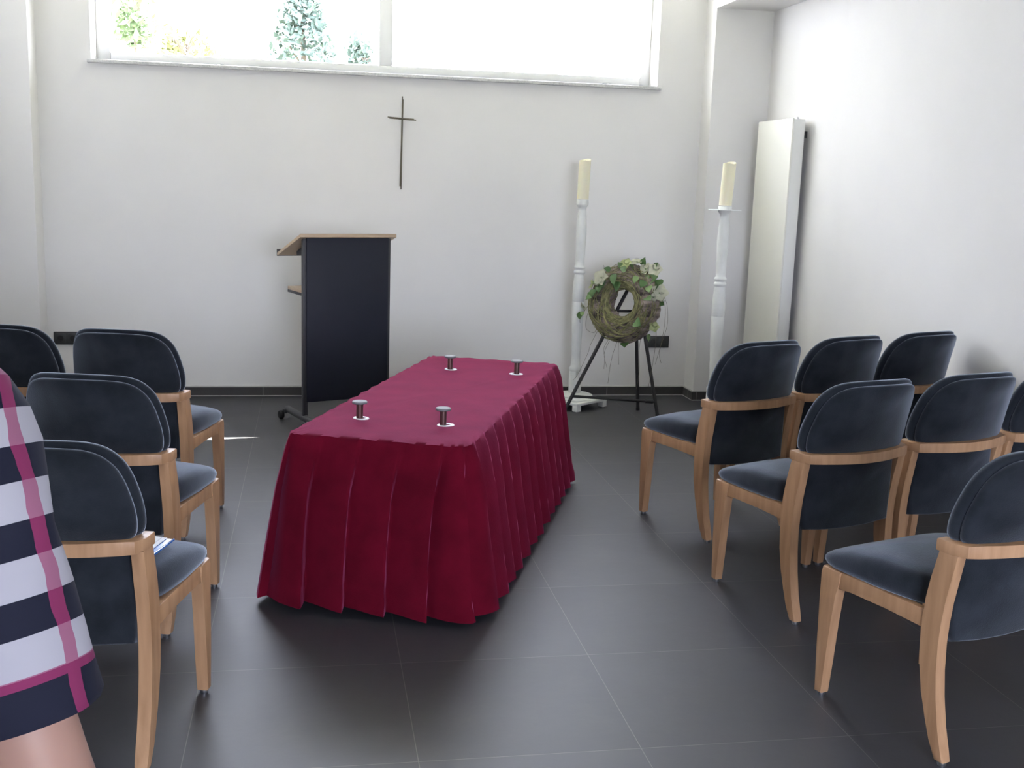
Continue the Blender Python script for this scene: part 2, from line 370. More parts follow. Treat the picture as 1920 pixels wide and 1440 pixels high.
link('top_grille', b, 'white_metal', rd)
b = new(); lathe(b, [(.007, 0), (.007, .012), (.004, .016), (0, .016)], 12, (.045, ry0+.03)); link('air_vent_screw', b, 'chrome', rd, loc=(0, 0, rz1-.006))
for z in (rz0+.2, 1.83):
    for y in (ry0+.06, ry1-.06):
        b = new(); box(b, .085, XR-2.93, y-.012, y+.012, z-.02, z+.02, .002); link('wall_bracket', b, 'dark_metal', rd)
b = new(); tube(b, [(.045, .0, rz0+.01), (.045, .0, .06), (.045, 0, 0)], .008, 10); tube(b, [(.045, .05, rz0+.01), (.045, .05, 0)], .008, 10); link('pipe', b, 'chrome', rd)

# ------------------------------------------------------------------ chairs
CH_G = 'blue-grey upholstered wooden chairs'
def make_chair():
    root = empty('upholstered_chair')
    front = [(.246, .403), (.248, .385), (.247, .30), (.243, .15), (.239, .012), (.212, .012), (.205, .12), (.196, .24), (.186, .33), (.176, .372), (.172, .403)]
    ft = [(.012, .2105, .2405)]
    rear_f = [(-.212, .012), (-.190, .06), (-.172, .11), (-.150, .18), (-.136, .25), (-.130, .32), (-.129, .38), (-.134, .44), (-.144, .50), (-.160, .58)]
    rear_b = [(-.222, .58), (-.206, .50), (-.196, .44), (-.190, .38), (-.188, .32), (-.191, .25), (-.199, .18), (-.214, .10), (-.228, .05), (-.240, .012)]
    for s in (-1, 1):
        a0, a1 = sorted((s*.2375, s*.203))
        b = new(); prism(b, front, 0, a0, a1, .005); lg = link('leg', b, 'wood', root)
        b = new(); lathe(b, [(.011, 0), (.012, .004), (.012, .013)], 14, (s*.220, .226)); link('foot_glide', b, 'chrome', lg)
        b = new(); prism(b, rear_f+rear_b, 0, a0, a1, .005); lg = link('leg', b, 'wood', root)
        b = new(); lathe(b, [(.011, 0), (.012, .004), (.012, .013)], 14, (s*.220, -.226)); link('foot_glide', b, 'chrome', lg)
        a0, a1 = sorted((s*.234, s*.208))
        b = new(); prism(b, [(.185, .403), (-.14, .403), (-.14, .352), (.0, .358), (.13, .360), (.185, .350)], 0, a0, a1, .003); link('side_rail', b, 'wood', root)
    b = new(); box(b, -.205, .205, .195, .220, .355, .402, .003); link('front_rail', b, 'wood', root)
    b = new(); box(b, -.205, .205, -.165, -.142, .352, .400, .003); link('rear_rail', b, 'wood', root)
    # seat cushion
    ol = []
    for i in range(64):
        a = 2*math.pi*i/64; cx, sy = math.cos(a), math.sin(a)
        e = 2/(4.2 if sy < 0 else 7.5); px = math.copysign(abs(cx)**e, cx); py = math.copysign(abs(sy)**e, sy)
        y = .052+py*.224; w = .240-(.022 if y < .05 else 0)*((.05-y)/.222)
        if y > .2: y += .012*(1-abs(px)**2)
        ol.append((px*w, y))
    def seat_f(x, y, off):
        T = .490-.88*max(0, y-.03)**2-.06*max(0, abs(x)-.10)**2*4-.25*max(0, -.05-y)**2
        Bz = .402+.25*max(0, y-.20)**1.0*.6
        return (x, y, Bz+(T-Bz)*off)
    b = new(); cushion(b, ol, (0, .05), [(0, 0), (.6, 0), (.93, 0), (.985, .10), (1.0, .3), (1.0, .5), (.985, .72), (.95, .88), (.88, .97), (.75, 1.03), (.5, 1.10), (.25, 1.14), (0, 1.15)], seat_f)
    link('seat', b, 'fabric', root, sharp=80)
    # backrest: bowed in plan, leaning back
    def ol_back(k, dz):
        P = [(.150, .604), (.200, .606), (.221, .618), (.2275, .650), (.2265, .690), (.221, .730), (.213, .772), (.199, .812), (.172, .846), (.136, .863), (.090, .869), (.045, .871), (0, .872)]
        q = [(p.x*k, .604+(p.y-.604)*k+dz) for p in smooth([(x, z, 0) for x, z in P], 3)]
        return q+[(-x, z) for x, z in reversed(q[:-1])]+[(-(.150*k)+.30*k*i/6, .604+dz) for i in range(1, 6)]
    def yc(x, z):
        d = z-.61
        bow = (.052+.13*max(d, 0))*(1-min(1, (x/.235)**2))
        return -.172-(.14*d+.45*max(d, 0)**2 if d > 0 else .15*d)-bow
    b = new()
    cushion(b, ol_back(1, 0), (0, .735),
            [(0, .036), (.4, .036), (.75, .034), (.92, .027), (.98, .018), (1, .006), (1, -.002), (.985, -.009), (.95, -.013), (.5, -.014), (0, -.014)], lambda x, z, o: (x, yc(x, z)+o, z))
    link('backrest', b, 'fabric', root, sharp=80)
    b = new()
    cushion(b, ol_back(.955, -.002), (0, .728),
            [(0, -.008), (.9, -.008), (.98, -.012), (1, -.018), (1, -.026), (.985, -.033), (.95, -.037), (.5, -.040), (0, -.040)], lambda x, z, o: (x, yc(x, z)+o, z))
    link('back_panel', b, 'fabric_back', root, sharp=80)
    # lower back panel
    def yl(x, z): return -.180-(.012+.040*max(0, (z-.33)/.25))*(1-min(1, (x/.21)**2))-.02*(.58-z)
    ob = [(-.198, .33), (-.1, .322), (0, .320), (.1, .322), (.198, .33), (.200, .42), (.200, .58), (.1, .585), (0, .585), (-.1, .585), (-.200, .58), (-.200, .42)]
    o2 = []
    for i, p in enumerate(ob):
        q = ob[(i+1) % len(ob)]
        for k in range(4): o2.append((p[0]+(q[0]-p[0])*k/4, p[1]+(q[1]-p[1])*k/4))
    b = new(); cushion(b, o2, (0, .45), [(0, .030), (.5, .030), (.93, .026), (.99, .018), (1, .008), (1, -.004), (.985, -.011), (.95, -.013), (.5, -.013), (0, -.013)], lambda x, z, o: (x, yl(x, z)+o, z))
    link('lower_back_panel', b, 'fabric_back', root, sharp=80)
    # curved wooden band
    out = [(.2375, -.150), (.2385, -.205), (.222, -.238)] + [(.215-.43*i/18, -.240-.050*math.sin(math.pi*i/18)) for i in range(1, 18)] + [(-.222, -.238), (-.2385, -.205), (-.2375, -.150)]
    inn = [(-.203, -.150), (-.203, -.198)] + [(-.195+.39*i/14, -.205-.048*math.sin(math.pi*i/14)) for i in range(1, 14)] + [(.203, -.198), (.203, -.150)]
    b = new(); prism(b, out+inn, 2, .576, .610, .004); link('top_rail', b, 'wood', root, sharp=35)
    return root
proto = make_chair()
def place(front_foot, ang, side, k, label, first=False, pitch=.485, extra=0.):
    """front_foot = outer foot of the aisle chair; side +1 row runs right, -1 row runs left."""
    a = R(ang); ex = Vector((math.cos(a), math.sin(a), 0)); ey = Vector((-math.sin(a), math.cos(a), 0))
    c = Vector((*front_foot, 0))+side*ex*(.222+k*pitch+extra)-ey*.226
    o = proto if first else copy_tree(proto)
    o.location = c; o.rotation_euler = (0, 0, a)
    return tag(o, label, 'chair', CH_G)
place((1.500, 4.742), 20, 1, 0, 'blue-grey upholstered chair on the aisle in the farthest right row', True)
place((1.500, 4.742), 20, 1, 1, 'middle blue-grey chair of the farthest right row', extra=.012)
place((1.500, 4.742), 20, 1, 2, 'blue-grey chair beside the right wall in the farthest right row', extra=.022)
place((1.529, 3.862), 16.5, 1, 0, 'blue-grey upholstered chair on the aisle in the middle right row')
place((1.529, 3.862), 16.5, 1, 1, 'second blue-grey chair in the middle right row, next to the aisle chair', extra=.02)
place((1.529, 3.862), 16.5, 1, 2, 'cropped blue-grey chair beside the right wall in the middle right row', extra=.03)
place((1.506, 2.905), 18, 1, 0, 'nearest blue-grey chair at the lower right of the aisle, cut off by the frame')
place((-.408, 4.965), -14.5, -1, 0, 'dark blue chair on the aisle in the farthest left row')
place((-.408, 4.965), -14.5, -1, 1, 'dark blue chair outside the aisle chair in the farthest left row, cropped at left', pitch=.50)
place((-.350, 3.972), -14.5, -1, 0, 'dark blue chair on the aisle in the middle left row')
place((-.308, 3.116), -14, -1, 0, 'nearest dark blue chair on the left with papers on its seat')

# papers and folder on the near left seat
a = R(-14); ex = Vector((math.cos(a), math.sin(a), 0)); ey = Vector((-math.sin(a), math.cos(a), 0))
c3 = Vector((-.308, 3.116, 0))-ex*.222-ey*.226
def on_seat(x, y, z): return c3+ex*x+ey*y+Vector((0, 0, z))
b = new(); box(b, -.155, .155, -.111, .111, 0, .003, .001); box(b, .150, .155, -.111, .111, .003, .006, .001)
box(b, -.153, .149, -.108, .108, .0035, .0045)
fo = link('plastic_folder', b, 'blue_plastic', loc=on_seat(.032, -.004, .506), rot=(R(0), R(2), R(-14-3)))
tag(fo, 'blue plastic folder lying on the seat of the nearest left chair', 'folder')
b = new(); box(b, -.1485, .1485, -.105, .105, 0, .0012)
o = link('paper_sheet', b, 'paper', loc=on_seat(.020, -.003, .5120), rot=(R(0), R(2), R(-14-2))); tag(o, 'white sheet of paper lying flat on the blue folder', 'paper')
b = new(); box(b, -.144, .144, -.102, .102, 0, .0012)
o = link('paper_sheet', b, 'paper', loc=on_seat(.008, .004, .5142), rot=(R(0), R(2), R(-14-5))); tag(o, 'topmost white paper sheet, turned slightly, on the seat', 'paper')

# ------------------------------------------------------------------ bier and velvet cloth
TA = R(-21.6)                                        # rotation of the long axis from +Y
TH, TL, TW = .595, 1.86, .655
FLc = Vector((-.088, 3.852, 0)); U = Vector((math.sin(-TA), math.cos(TA), 0)); V = Vector((math.cos(TA), math.sin(TA), 0))
ctr = FLc+U*TL/2+V*TW/2
bier = empty('coffin_bier', ctr, TA, 'low rectangular coffin bier standing under the red velvet cloth with four pins', 'bier')
b = new(); hw, hl = TW/2-.02, TL/2-.02; prism(b, arc2(hw-.1, hl-.1, .1, 0, 90)+arc2(-hw+.1, hl-.1, .1, 90, 180)+arc2(-hw+.1, -hl+.1, .1, 180, 270)+arc2(hw-.1, -hl+.1, .1, 270, 360), 2, TH-.045, TH-.006, .004); link('table_top', b, 'dark_metal', bier)
for sx in (-1, 1):
    for sy in (-1, 1):
        b = new(); box(b, sx*.24-.02, sx*.24+.02, sy*.78-.02, sy*.78+.02, .07, TH-.045, .004); lg = link('leg', b, 'dark_metal', bier)
        b = new(); lathe(b, [(0, -.015), (.03, -.015), (.035, -.008), (.035, .008), (.03, .015), (0, .015)], 20); link('caster_wheel', b, 'rubber', lg, loc=(sx*.24, sy*.78, .035), rot=(0, R(90), 0))
    b = new(); box(b, sx*.24-.012, sx*.24+.012, -.76, .76, .20, .23, .002); link('stretcher', b, 'dark_metal', bier)
pins = [(.173, 4.072), (.470, 3.946), (.937, 5.015), (.640, 5.142)]
def toloc(p): d = Vector((p[0], p[1], 0))-ctr; return (d.dot(V), d.dot(U))
for px, py in pins:
    lx, ly = toloc((px, py))
    b = new(); lathe(b, [(.0, -.008), (.0125, -.008), (.0125, .064), (0, .064)], 20); p = link('support_pin', b, 'pin', bier, loc=(lx, ly, TH)); p['label'] = 'dark bronze pin with a flat steel disc on top'
    pr = [(0, .064), (.026, .064), (.0285, .0665), (.0285, .0705), (.026, .073), (.012, .0738), (0, .0738)]
    b = new(); lathe(b, pr, 28); d = link('pin_disc', b, 'disc', p); d['label'] = 'flat steel disc'
# cloth
def rounded_path(w, l, rad, step):
    pts = []                                         # front-left corner first, going right along the front, then back along the right side
    rs = rad
    corners = [((-w/2, -l/2), rs[0]), ((w/2, -l/2), rs[1]), ((w/2, l/2), rs[2]), ((-w/2, l/2), rs[3])]
    dirs = [Vector((1, 0)), Vector((0, 1)), Vector((-1, 0)), Vector((0, -1))]
    raw = []
    for i in range(4):
        (c, r0), (c2, r1) = corners[i], corners[(i+1) % 4]
        d = dirs[i]; p0 = Vector(c)+d*r0; p1 = Vector(c2)-d*r1; n = max(2, int((p1-p0).length/step))
        nrm = Vector((d.y, -d.x))
        for k in range(n): raw.append((p0+(p1-p0)*k/n, nrm))
        d2 = dirs[(i+1) % 4]; cc = p1+d2*r1; m = max(3, int(r1*1.57/step))
        for k in range(m):
            a = math.pi/2*k/m; nn = (nrm*math.cos(a)+d*math.sin(a)); raw.append((cc+nn*r1, nn))
    return raw
path = rounded_path(TW, TL, (.035, .075, .05, .035), .0062)
b = new()
sarc = [.045]
for (p, n), (p2, n2) in zip(path, path[1:]): sarc.append(sarc[-1]+((p2+n2*.10)-(p+n*.10)).length)
tot = sarc[-1]-.045+((path[0][0]+path[0][1]*.10)-(path[-1][0]+path[-1][1]*.10)).length
NP = round(tot/.147); pit = tot/NP
rnd = random.Random(3); pv = [(rnd.uniform(.8, 1.2), rnd.uniform(-.13, .13), rnd.uniform(-1, 1)) for _ in range(NP+1)]; pv[NP] = pv[0]
def pleat(s):                                        # knife pleats with a steep fold on one side
    q = s/pit; k = int(q) % NP; f = q-int(q); am, sh, _ = pv[k]
    st = .84+sh*.5
    v = f/st if f < st else 1-(f-st)/(1-st)
    v = v-.04*math.sin(2*math.pi*v)
    return (v-.5)*am, k
NZ = 26; grid = []
zhem = .020
for j in range(NZ+1):
    t = j/NZ; row = []
    for (p, n), s in zip(path, sarc):
        v, k = pleat(s+.012*math.sin(3*t+k if False else 3*t))
        amp = .004+.050*min(1, t*3.2)**.8*(.7+.3*t)
        flare = .010*math.sin(min(1, t*9)*math.pi/2)+(.078+.042*max(0, -n.y))*t**1.1
        d = flare+v*amp
        wob = .010*t*noise.noise(Vector((s*2.2, t*1.5, 3.1)))
        tn = Vector((-n.y, n.x)); q = p+n*(d+wob)+tn*((v-.5)*.030*min(1, t*3))
        zt = TH+.004-(TH-zhem)*t-(.006*v+.006*pv[k][2])*t
        if j == 0: zt = TH+.003+.002*math.sin(s*49)
        row.append(b.verts.new((q.x, q.y, zt)))
    grid.append(row)
n = len(path)
for j in range(NZ):
    for i in range(n): b.faces.new((grid[j][i], grid[j+1][i], grid[j+1][(i+1) % n], grid[j][(i+1) % n]))
prev = grid[0]
for sc in (.97, .90, .75, .5, .25):
    row = []
    for (p, nn), s in zip(path, sarc):
        q = p*sc; zz = TH+.006+.0018*noise.noise(Vector((q.x*6, q.y*6, 0)))
        row.append(b.verts.new((q.x, q.y, zz)))
    for i in range(n): b.faces.new((prev[i], prev[(i+1) % n], row[(i+1) % n], row[i]))
    prev = row
cv = b.verts.new((0, 0, TH+.006))
for i in range(n): b.faces.new((prev[i], prev[(i+1) % n], cv))
cl = link('velvet_cloth', b, 'velvet', sharp=60, loc=(ctr.x, ctr.y, 0), rot=(0, 0, TA))
tag(cl, 'wine red velvet cloth with a pleated skirt draped over the low bier', 'cloth')
for i, (px, py) in enumerate(pins):
    lx, ly = toloc((px, py)); dx, dy = ((.004, .006), (.008, .008), (-.004, .006), (.002, .008))[i]
    b = new(); pr = []
    rings = []
    for r, z in ((.0185, 0), (.0185, .003), (.031, .003), (.0325, 0)):
        rings.append([b.verts.new((r*math.cos(2*math.pi*k/32), .78*r*math.sin(2*math.pi*k/32), z)) for k in range(32)])
    for A, B in zip(rings, rings[1:]+rings[:1]):
        for k in range(32): b.faces.new((A[k], A[(k+1) % 32], B[(k+1) % 32], B[k]))
    e = link('eyelet_ring', b, 'white', cl, loc=(lx+dx, ly+dy, TH+.0065), rot=(0, 0, (-.3, .5, .1, -.4)[i])); e['label'] = 'white plastic ring around a pin hole'

# ------------------------------------------------------------------ lectern
lc = empty('lectern', (-.043, 6.57, 0), R(21), 'lectern with dark navy front panel and slanted pale wood desk, on casters', 'lectern')
PW = .525
b = new(); box(b, .004, PW-.004, -.022, -.006, .158, 1.125, .002); link('front_panel', b, 'black_panel', lc)
for x in (0, PW):
    b = new(); box(b, x-.014, x+.014, -.012, .022, .06, 1.12, .003); link('post', b, 'dark_metal', lc)
for x in (0, PW):
    b = new(); tube(b, [(x, -.16, .058), (x, -.15, .058), (x, .30, .058), (x, .31, .058)], [.017, .021, .021, .017], 16); ft = link('foot_bar', b, 'dark_metal', lc)
    for y in (-.13, .27):
        xx = x-.045 if x == 0 else x+.045
        b = new(); lathe(b, [(0, -.014), (.022, -.014), (.027, -.008), (.027, .008), (.022, .014), (0, .014)], 20); link('caster_wheel', b, 'rubber', ft, loc=(xx, y+.02, .027), rot=(0, R(90), 0))
        b = new(); box(b, min(x, xx)+.012, max(x, xx)-.012 if x == 0 else max(x, xx)-.012, y, y+.03, .035, .06, .003); link('caster_bracket', b, 'dark_metal', ft)
sl = (1.150-1.015)/.40; th = .020
b = new(); prism(b, [(-.035, 1.150), (.365, 1.150-sl*.40), (.365, 1.150-sl*.40-th), (-.035, 1.150-th)], 0, -.040, .566, .003); dk = link('desk_top', b, 'lam', lc)
b = new(); prism(b, [(.360, 1.035), (.372, 1.035), (.372, .994), (.360, .994)], 0, -.040, .566, .002); link('book_stop', b, 'dark_metal', dk)
for x in (0.05, PW-.05):
    b = new(); prism(b, [(0, 1.115), (.25, 1.115-sl*.25), (.25, 1.09-sl*.25), (.0, 1.03)], 0, x-.008, x+.008, .002); link('desk_bracket', b, 'dark_metal', lc)
b = new(); box(b, .016, PW-.016, .0, .335, .794, .814, .002); sh = link('shelf', b, 'lam', lc)
b = new(); box(b, .014, PW-.014, .0, .332, .778, .794, .002); link('shelf_edge', b, 'dark_metal', sh)

# ------------------------------------------------------------------ candle stands
def candle_stand(x, y, label, clabel, rz, lean=(0, 0), plate=False):
    t = empty('candle_stand', (x, y, 0), rz, label, 'candle stand', 'turned white candle stands')
    b = new()
    cyl = []
    lathe(b, [(.128, .048), (.135, .054), (.135, .062), (.128, .068), (.122, .072), (.122, .080), (.106, .086), (.05, .092), (0, .092)], 44)
    bs = link('base', b, 'plaster', t)
    b = new()
    for sx in (-1, 1): box(b, min(sx*.118, sx*.160), max(sx*.118, sx*.160), -.160, .160, .040, .056, .003)
    box(b, -.118, .118, .118, .160, .040, .056, .003); box(b, -.118, .118, -.160, -.118, .040, .056, .003); box(b, -.118, .118, -.118, .118, .038, .050, .003)
    link('base_frame', b, 'plaster', bs)
    for sx in (-1, 1):
        for sy in (-1, 1):
            b = new(); box(b, sx*.137-.022, sx*.137+.022, sy*.137-.022, sy*.137+.022, 0, .042, .005); link('foot', b, 'plaster', bs)
    prof = [(.038, .088), (.042, .10), (.0415, .20), (.040, .232), (.037, .240), (.0415, .247), (.041, .262), (.034, .272), (.030, .30), (.029, .34), (.032, .44), (.0375, .56), (.0405, .66), (.0405, .706), (.0385, .710), (.0405, .714),
            (.041, .76), (.039, .82), (.034, .87), (.031, .893), (.0365, .898), (.0375, .906), (.0365, .914), (.031, .919), (.031, .926), (.0365, .931), (.0375, .938), (.0365, .945), (.030, .951),
            (.0295, .98), (.031, 1.05), (.034, 1.13), (.0345, 1.18), (.031, 1.25), (.026, 1.31), (.027, 1.33), (.0385, 1.342), (.040, 1.350), (.040, 1.372), (.0385, 1.378), (.0, 1.378)]
    sp = []
    for (r0, z0), (r1, z1) in zip(prof, prof[1:]): sp.append((r0, z0))
    sp.append(prof[-1])
    b = new(); lathe(b, sp, 36); cc = link('turned_column', b, 'plaster', t, sharp=50)
    if plate:
        b = new(); lathe(b, [(.039, 1.352), (.098, 1.353), (.099, 1.355), (.098, 1.357), (.039, 1.356)], 40); link('glass_drip_plate', b, 'glass_rim', t)
    b = new(); H = .256; prof = [(0, 0), (.037, 0), (.0385, .004)]
    n = 36; rings = []
    for j in range(15):
        z = .004+(H-.004)*j/14; ring = []
        for k in range(n):
            a = 2*math.pi*k/n; r = .0385*(1+.012*math.sin(2*a+z*9)+.01*math.sin(3*a+1))
            top = (.006*math.sin(a+.6)+.004*math.sin(2*a)) if j == 14 else 0
            ring.append(b.verts.new((r*math.cos(a)+lean[0]*z, r*math.sin(a)+lean[1]*z, z+top)))
        rings.append(ring)
    for r, dz in ((.034, -.001), (.030, -.010), (.012, -.013)):
        rings.append([b.verts.new((r*math.cos(2*math.pi*k/n)+lean[0]*H, r*math.sin(2*math.pi*k/n)+lean[1]*H, H+dz+(.006*math.sin(2*math.pi*k/n+.6) if r > .032 else 0))) for k in range(n)])
    for A, B in zip(rings, rings[1:]):
        for k in range(n): b.faces.new((A[k], A[(k+1) % n], B[(k+1) % n], B[k]))
    b.faces.new(rings[0][::-1]); b.faces.new(rings[-1])
    cd = link('pillar_candle', b, 'wax', sharp=60, loc=(x, y, 1.378), rot=(0, 0, 0)); tag(cd, clabel, 'candle', 'ivory pillar candles')
    b = new(); tube(b, [(lean[0]*H, lean[1]*H, H-.014), (lean[0]*H+.001, lean[1]*H, H-.002)], .0012, 6); link('wick', b, 'iron', cd)
M['glass_rim'] = mat('frosted_glass_plate', (.85, .86, .86), .3)
candle_stand(1.745, 7.19, 'tall white turned candle stand standing left of the wreath', 'ivory pillar candle on the stand left of the wreath', R(37), (.02, 0))
candle_stand(2.452, 6.46, 'tall white turned candle stand in front of the radiator, right of the wreath', 'ivory pillar candle on the stand near the radiator, leaning right', R(20), (.045, 0), True)

# ------------------------------------------------------------------ easel and wreath
es = empty('wreath_easel', (2.07, 7.0, 0), 0, 'black iron tripod easel holding up the flower wreath', 'easel')
E0 = Vector((2.07, 7.0, 0))
Lf, Rf, Mf, Ap = Vector((1.568, 6.805, 0)), Vector((2.215, 6.80, 0)), Vector((2.150, 7.035, 0)), Vector((2.082, 7.030, .905))
def leg_pt(F, t): return F+(Ap-F)*t-E0
for F in (Lf, Rf, Mf):
    b = new(); tube(b, [leg_pt(F, .006), leg_pt(F, .5), leg_pt(F, 1)], .0115, 12); lg = link('leg', b, 'iron', es)
    b = new(); tube(b, [leg_pt(F, .0)+Vector((0, 0, .001)), leg_pt(F, .022)], .013, 12); link('foot_cap', b, 'rubber', lg)
for t in (.10, .745):
    b = new(); A, B = leg_pt(Lf, t+(.05 if t < .5 else 0)), leg_pt(Rf, t+(.01 if t < .5 else 0)); tube(b, [A, B], .009, 10)
    if t < .5: tube(b, [B+(A-B)*.03, B+(A-B)*.12], .013, 10)
    link('cross_bar', b, 'iron', es)
b = new(); tube(b, smooth([leg_pt(Lf, .93), leg_pt(Lf, .93)+Vector((-.02, -.10, .0)), leg_pt(Lf, .93)+Vector((-.02, -.12, .03))], 5), .005, 8); link('wreath_hook', b, 'iron', es)

BETA = R(46)
wr = empty('flower_wreath', (1.985, 6.905, .733), 0, 'round wreath of bark and vines with white flowers on a black easel', 'wreath')
wr.rotation_euler = (R(-9), 0, -BETA)
RM, RT = .172, .082
b = new(); nu, nv = 96, 28; g = []
for i in range(nu):
    a = 2*math.pi*i/nu; row = []
    for j in range(nv):
        c = 2*math.pi*j/nv
        k = 1+.22*noise.noise(Vector((math.cos(a)*3, math.sin(a)*3, c*.9)))+.10*noise.noise(Vector((math.cos(a)*14, math.sin(a)*14, c*3)))
        rr2 = RM+RT*k*math.cos(c); row.append(b.verts.new((rr2*math.cos(a), .85*RT*k*math.sin(c), rr2*math.sin(a))))
    g.append(row)
for i in range(nu):
    for j in range(nv): b.faces.new((g[i][j], g[(i+1) % nu][j], g[(i+1) % nu][(j+1) % nv], g[i][(j+1) % nv]))
link('bark_ring', b, 'bark', wr, sharp=70)
rg = random.Random(11)
def torus_pt(a, c, k=1.0): r = RM+RT*k*math.cos(c); return Vector((r*math.cos(a), .85*RT*k*math.sin(c), r*math.sin(a)))
b = new()
for q in range(26):                                  # vines wound around the front of the ring
    c0 = -math.pi/2+rg.uniform(-1.1, 1.1); ph = rg.uniform(0, 6.28); w1 = rg.uniform(.15, .6); k0 = rg.uniform(1.02, 1.12)
    a0 = rg.uniform(0, 6.28); span = rg.uniform(2.5, 6.2)
    pts = [torus_pt(a0+span*i/40, c0+w1*math.sin(2*span*i/40+ph)+.2*math.sin(5*span*i/40+ph*2), k0+.03*math.sin(i+ph)) for i in range(41)]
    tube(b, pts, rg.uniform(.0016, .0030), 5)
for q in range(12):                                  # loose loops standing proud at the lower left
    ph = rg.uniform(0, 6.28); a0 = math.pi*.85+rg.uniform(-.2, .2)
    pts = [torus_pt(a0+math.pi*1.05*i/30, -math.pi*.5+.55*math.sin(i*.16+ph), 1.12+.10*math.sin(math.pi*i/30)) for i in range(31)]
    tube(b, pts, rg.uniform(.0024, .0036), 5)
for q in range(16):                                  # bundle around the hole on the left front
    c0 = -math.pi*.72+rg.uniform(-.25, .25); ph = rg.uniform(0, 6.28)
    pts = [torus_pt(6.283*i/48, c0+.18*math.sin(6.283*i/48*2+ph), 1.10+rg.uniform(0, .06)) for i in range(48)]
    tube(b, pts, rg.uniform(.0024, .004), 5, closed=True)
tag(link('wound_vines', b, 'vine', wr), kind='stuff')
def leaf_mesh(l, w, fold=.25):
    b = new(); nn = 8; C = []; Lr = []; Rr = []
    for i in range(nn+1):
        t = i/nn; ww = w*math.sin(math.pi*min(1, t*1.02)**.75)*(1-.15*t); z = -.18*l*t*t
        C.append(b.verts.new((0, l*t, z))); Lr.append(b.verts.new((-ww, l*t-.06*l*(t > 0), z+fold*ww))); Rr.append(b.verts.new((ww, l*t-.06*l*(t > 0), z+fold*ww)))
    for i in range(nn): b.faces.new((Lr[i], C[i], C[i+1], Lr[i+1])); b.faces.new((C[i], Rr[i], Rr[i+1], C[i+1]))
    bmesh.ops.remove_doubles(b, verts=b.verts, dist=1e-5)
    ext = bmesh.ops.solidify(b, geom=b.faces[:], thickness=.0008)
    return b
def orient(o, loc, fwd, nrm):
    y = Vector(fwd).normalized(); z = Vector(nrm); z = (z-y*z.dot(y)).normalized(); x = y.cross(z)
    o.matrix_local = Matrix(((x.x, y.x, z.x, loc[0]), (x.y, y.y, z.y, loc[1]), (x.z, y.z, z.z, loc[2]), (0, 0, 0, 1)))
def wl(px, py, out=.0):                              # wreath-plane coordinates from measured offsets
    x = (px-1172)/292/.87; z = -(py-566)/292; r = math.hypot(x, z)
    if r < RM+RT and r > RM-RT: y = -.85*math.sqrt(max(0, RT*RT-(r-RM)**2))*1.08-.006
    else: y = 0
    return Vector((x, y-out, z))
leaves = [(1197, 493, .06, .030, 'leaf', (.2, -.3, 1)), (1216, 508, .085, .045, 'leaf', (.25, -.5, -.5)), (1229, 516, .07, .036, 'leaf', (.3, -.4, -.8)), (1213, 510, .065, .018, 'leaf_pale', (0, -.4, -1)),
          (1158, 514, .095, .030, 'leaf', (.25, -.5, -1)), (1166, 528, .075, .026, 'leaf', (.05, -.4, -1)), (1124, 546, .065, .033, 'leaf', (-.1, -.5, -1)), (1108, 552, .055, .030, 'leaf', (-.4, -.3, -1)),
          (1094, 598, .045, .026, 'leaf', (-1, -.2, -.05)), (1225, 618, .050, .018, 'leaf_pale', (0, -.1, -1)), (1140, 530, .06, .034, 'leaf', (.2, -.6, -.7)), (1222, 552, .065, .032, 'leaf', (.6, -.5, -.15)),
          (1208, 598, .075, .036, 'leaf', (.7, -.5, -.3)), (1222, 530, .065, .03, 'leaf_pale', (.3, -.6, -.6)), (1204, 500, .05, .02, 'leaf_pale', (.3, -.7, -.3)), (1128, 530, .045, .02, 'leaf_pale', (-.6, -.5, -.4)),
          (1182, 640, .05, .03, 'leaf', (.2, -.3, -.2)), (1178, 505, .05, .022, 'leaf_pale', (-.5, -.6, .1)), (1120, 560, .05, .026, 'leaf', (-.5, -.6, -.4)),
          (1186, 500, .05, .024, 'leaf', (.4, -.7, .2)), (1214, 522, .06, .03, 'leaf', (-.2, -.6, -.8)), (1228, 530, .055, .028, 'leaf', (.5, -.6, .1)), (1219, 494, .045, .02, 'leaf', (.5, -.4, .6)),
          (1148, 508, .05, .02, 'leaf', (-.6, -.6, .2)), (1134, 538, .06, .032, 'leaf', (.1, -.6, -1)), (1238, 556, .045, .024, 'leaf', (.7, -.4, -.5)), (1168, 500, .045, .02, 'leaf_pale', (-.3, -.6, .5)),
          (1094, 590, .035, .016, 'leaf_pale', (.2, -.3, -1)), (1200, 515, .06, .022, 'leaf_pale', (-.1, -.6, -.9))]
for px, py, l, w, m, d in leaves:
    o = link('leaf', leaf_mesh(l, w), m, wr, sharp=80); orient(o, wl(px, py, .008), d, (rg.uniform(-.4, .4), -1, rg.uniform(-.1, .6)))
def petal_flower(r, n=5):
    b = new()
    for k in range(n):
        a = 2*math.pi*k/n; M4 = Matrix.Rotation(a, 4, 'Z'); G = []
        for i in range(6):
            t = i/5; ww = r*.52*math.sin(math.pi*(.12+.80*t))**.8; z = r*(.55*(1-t)**2*0+.42*t-.25*t*t)+.004*math.sin(k*2.3+i)
            G.append([b.verts.new(M4 @ Vector((ww*s, r*t*(1-.12*s*s), z+.12*r*s*s))) for s in (-1, -.5, 0, .5, 1)])
        for i in range(5):
            for j in range(4): b.faces.new((G[i][j], G[i][j+1], G[i+1][j+1], G[i+1][j]))
    bmesh.ops.solidify(b, geom=b.faces[:], thickness=.0008)
    return b
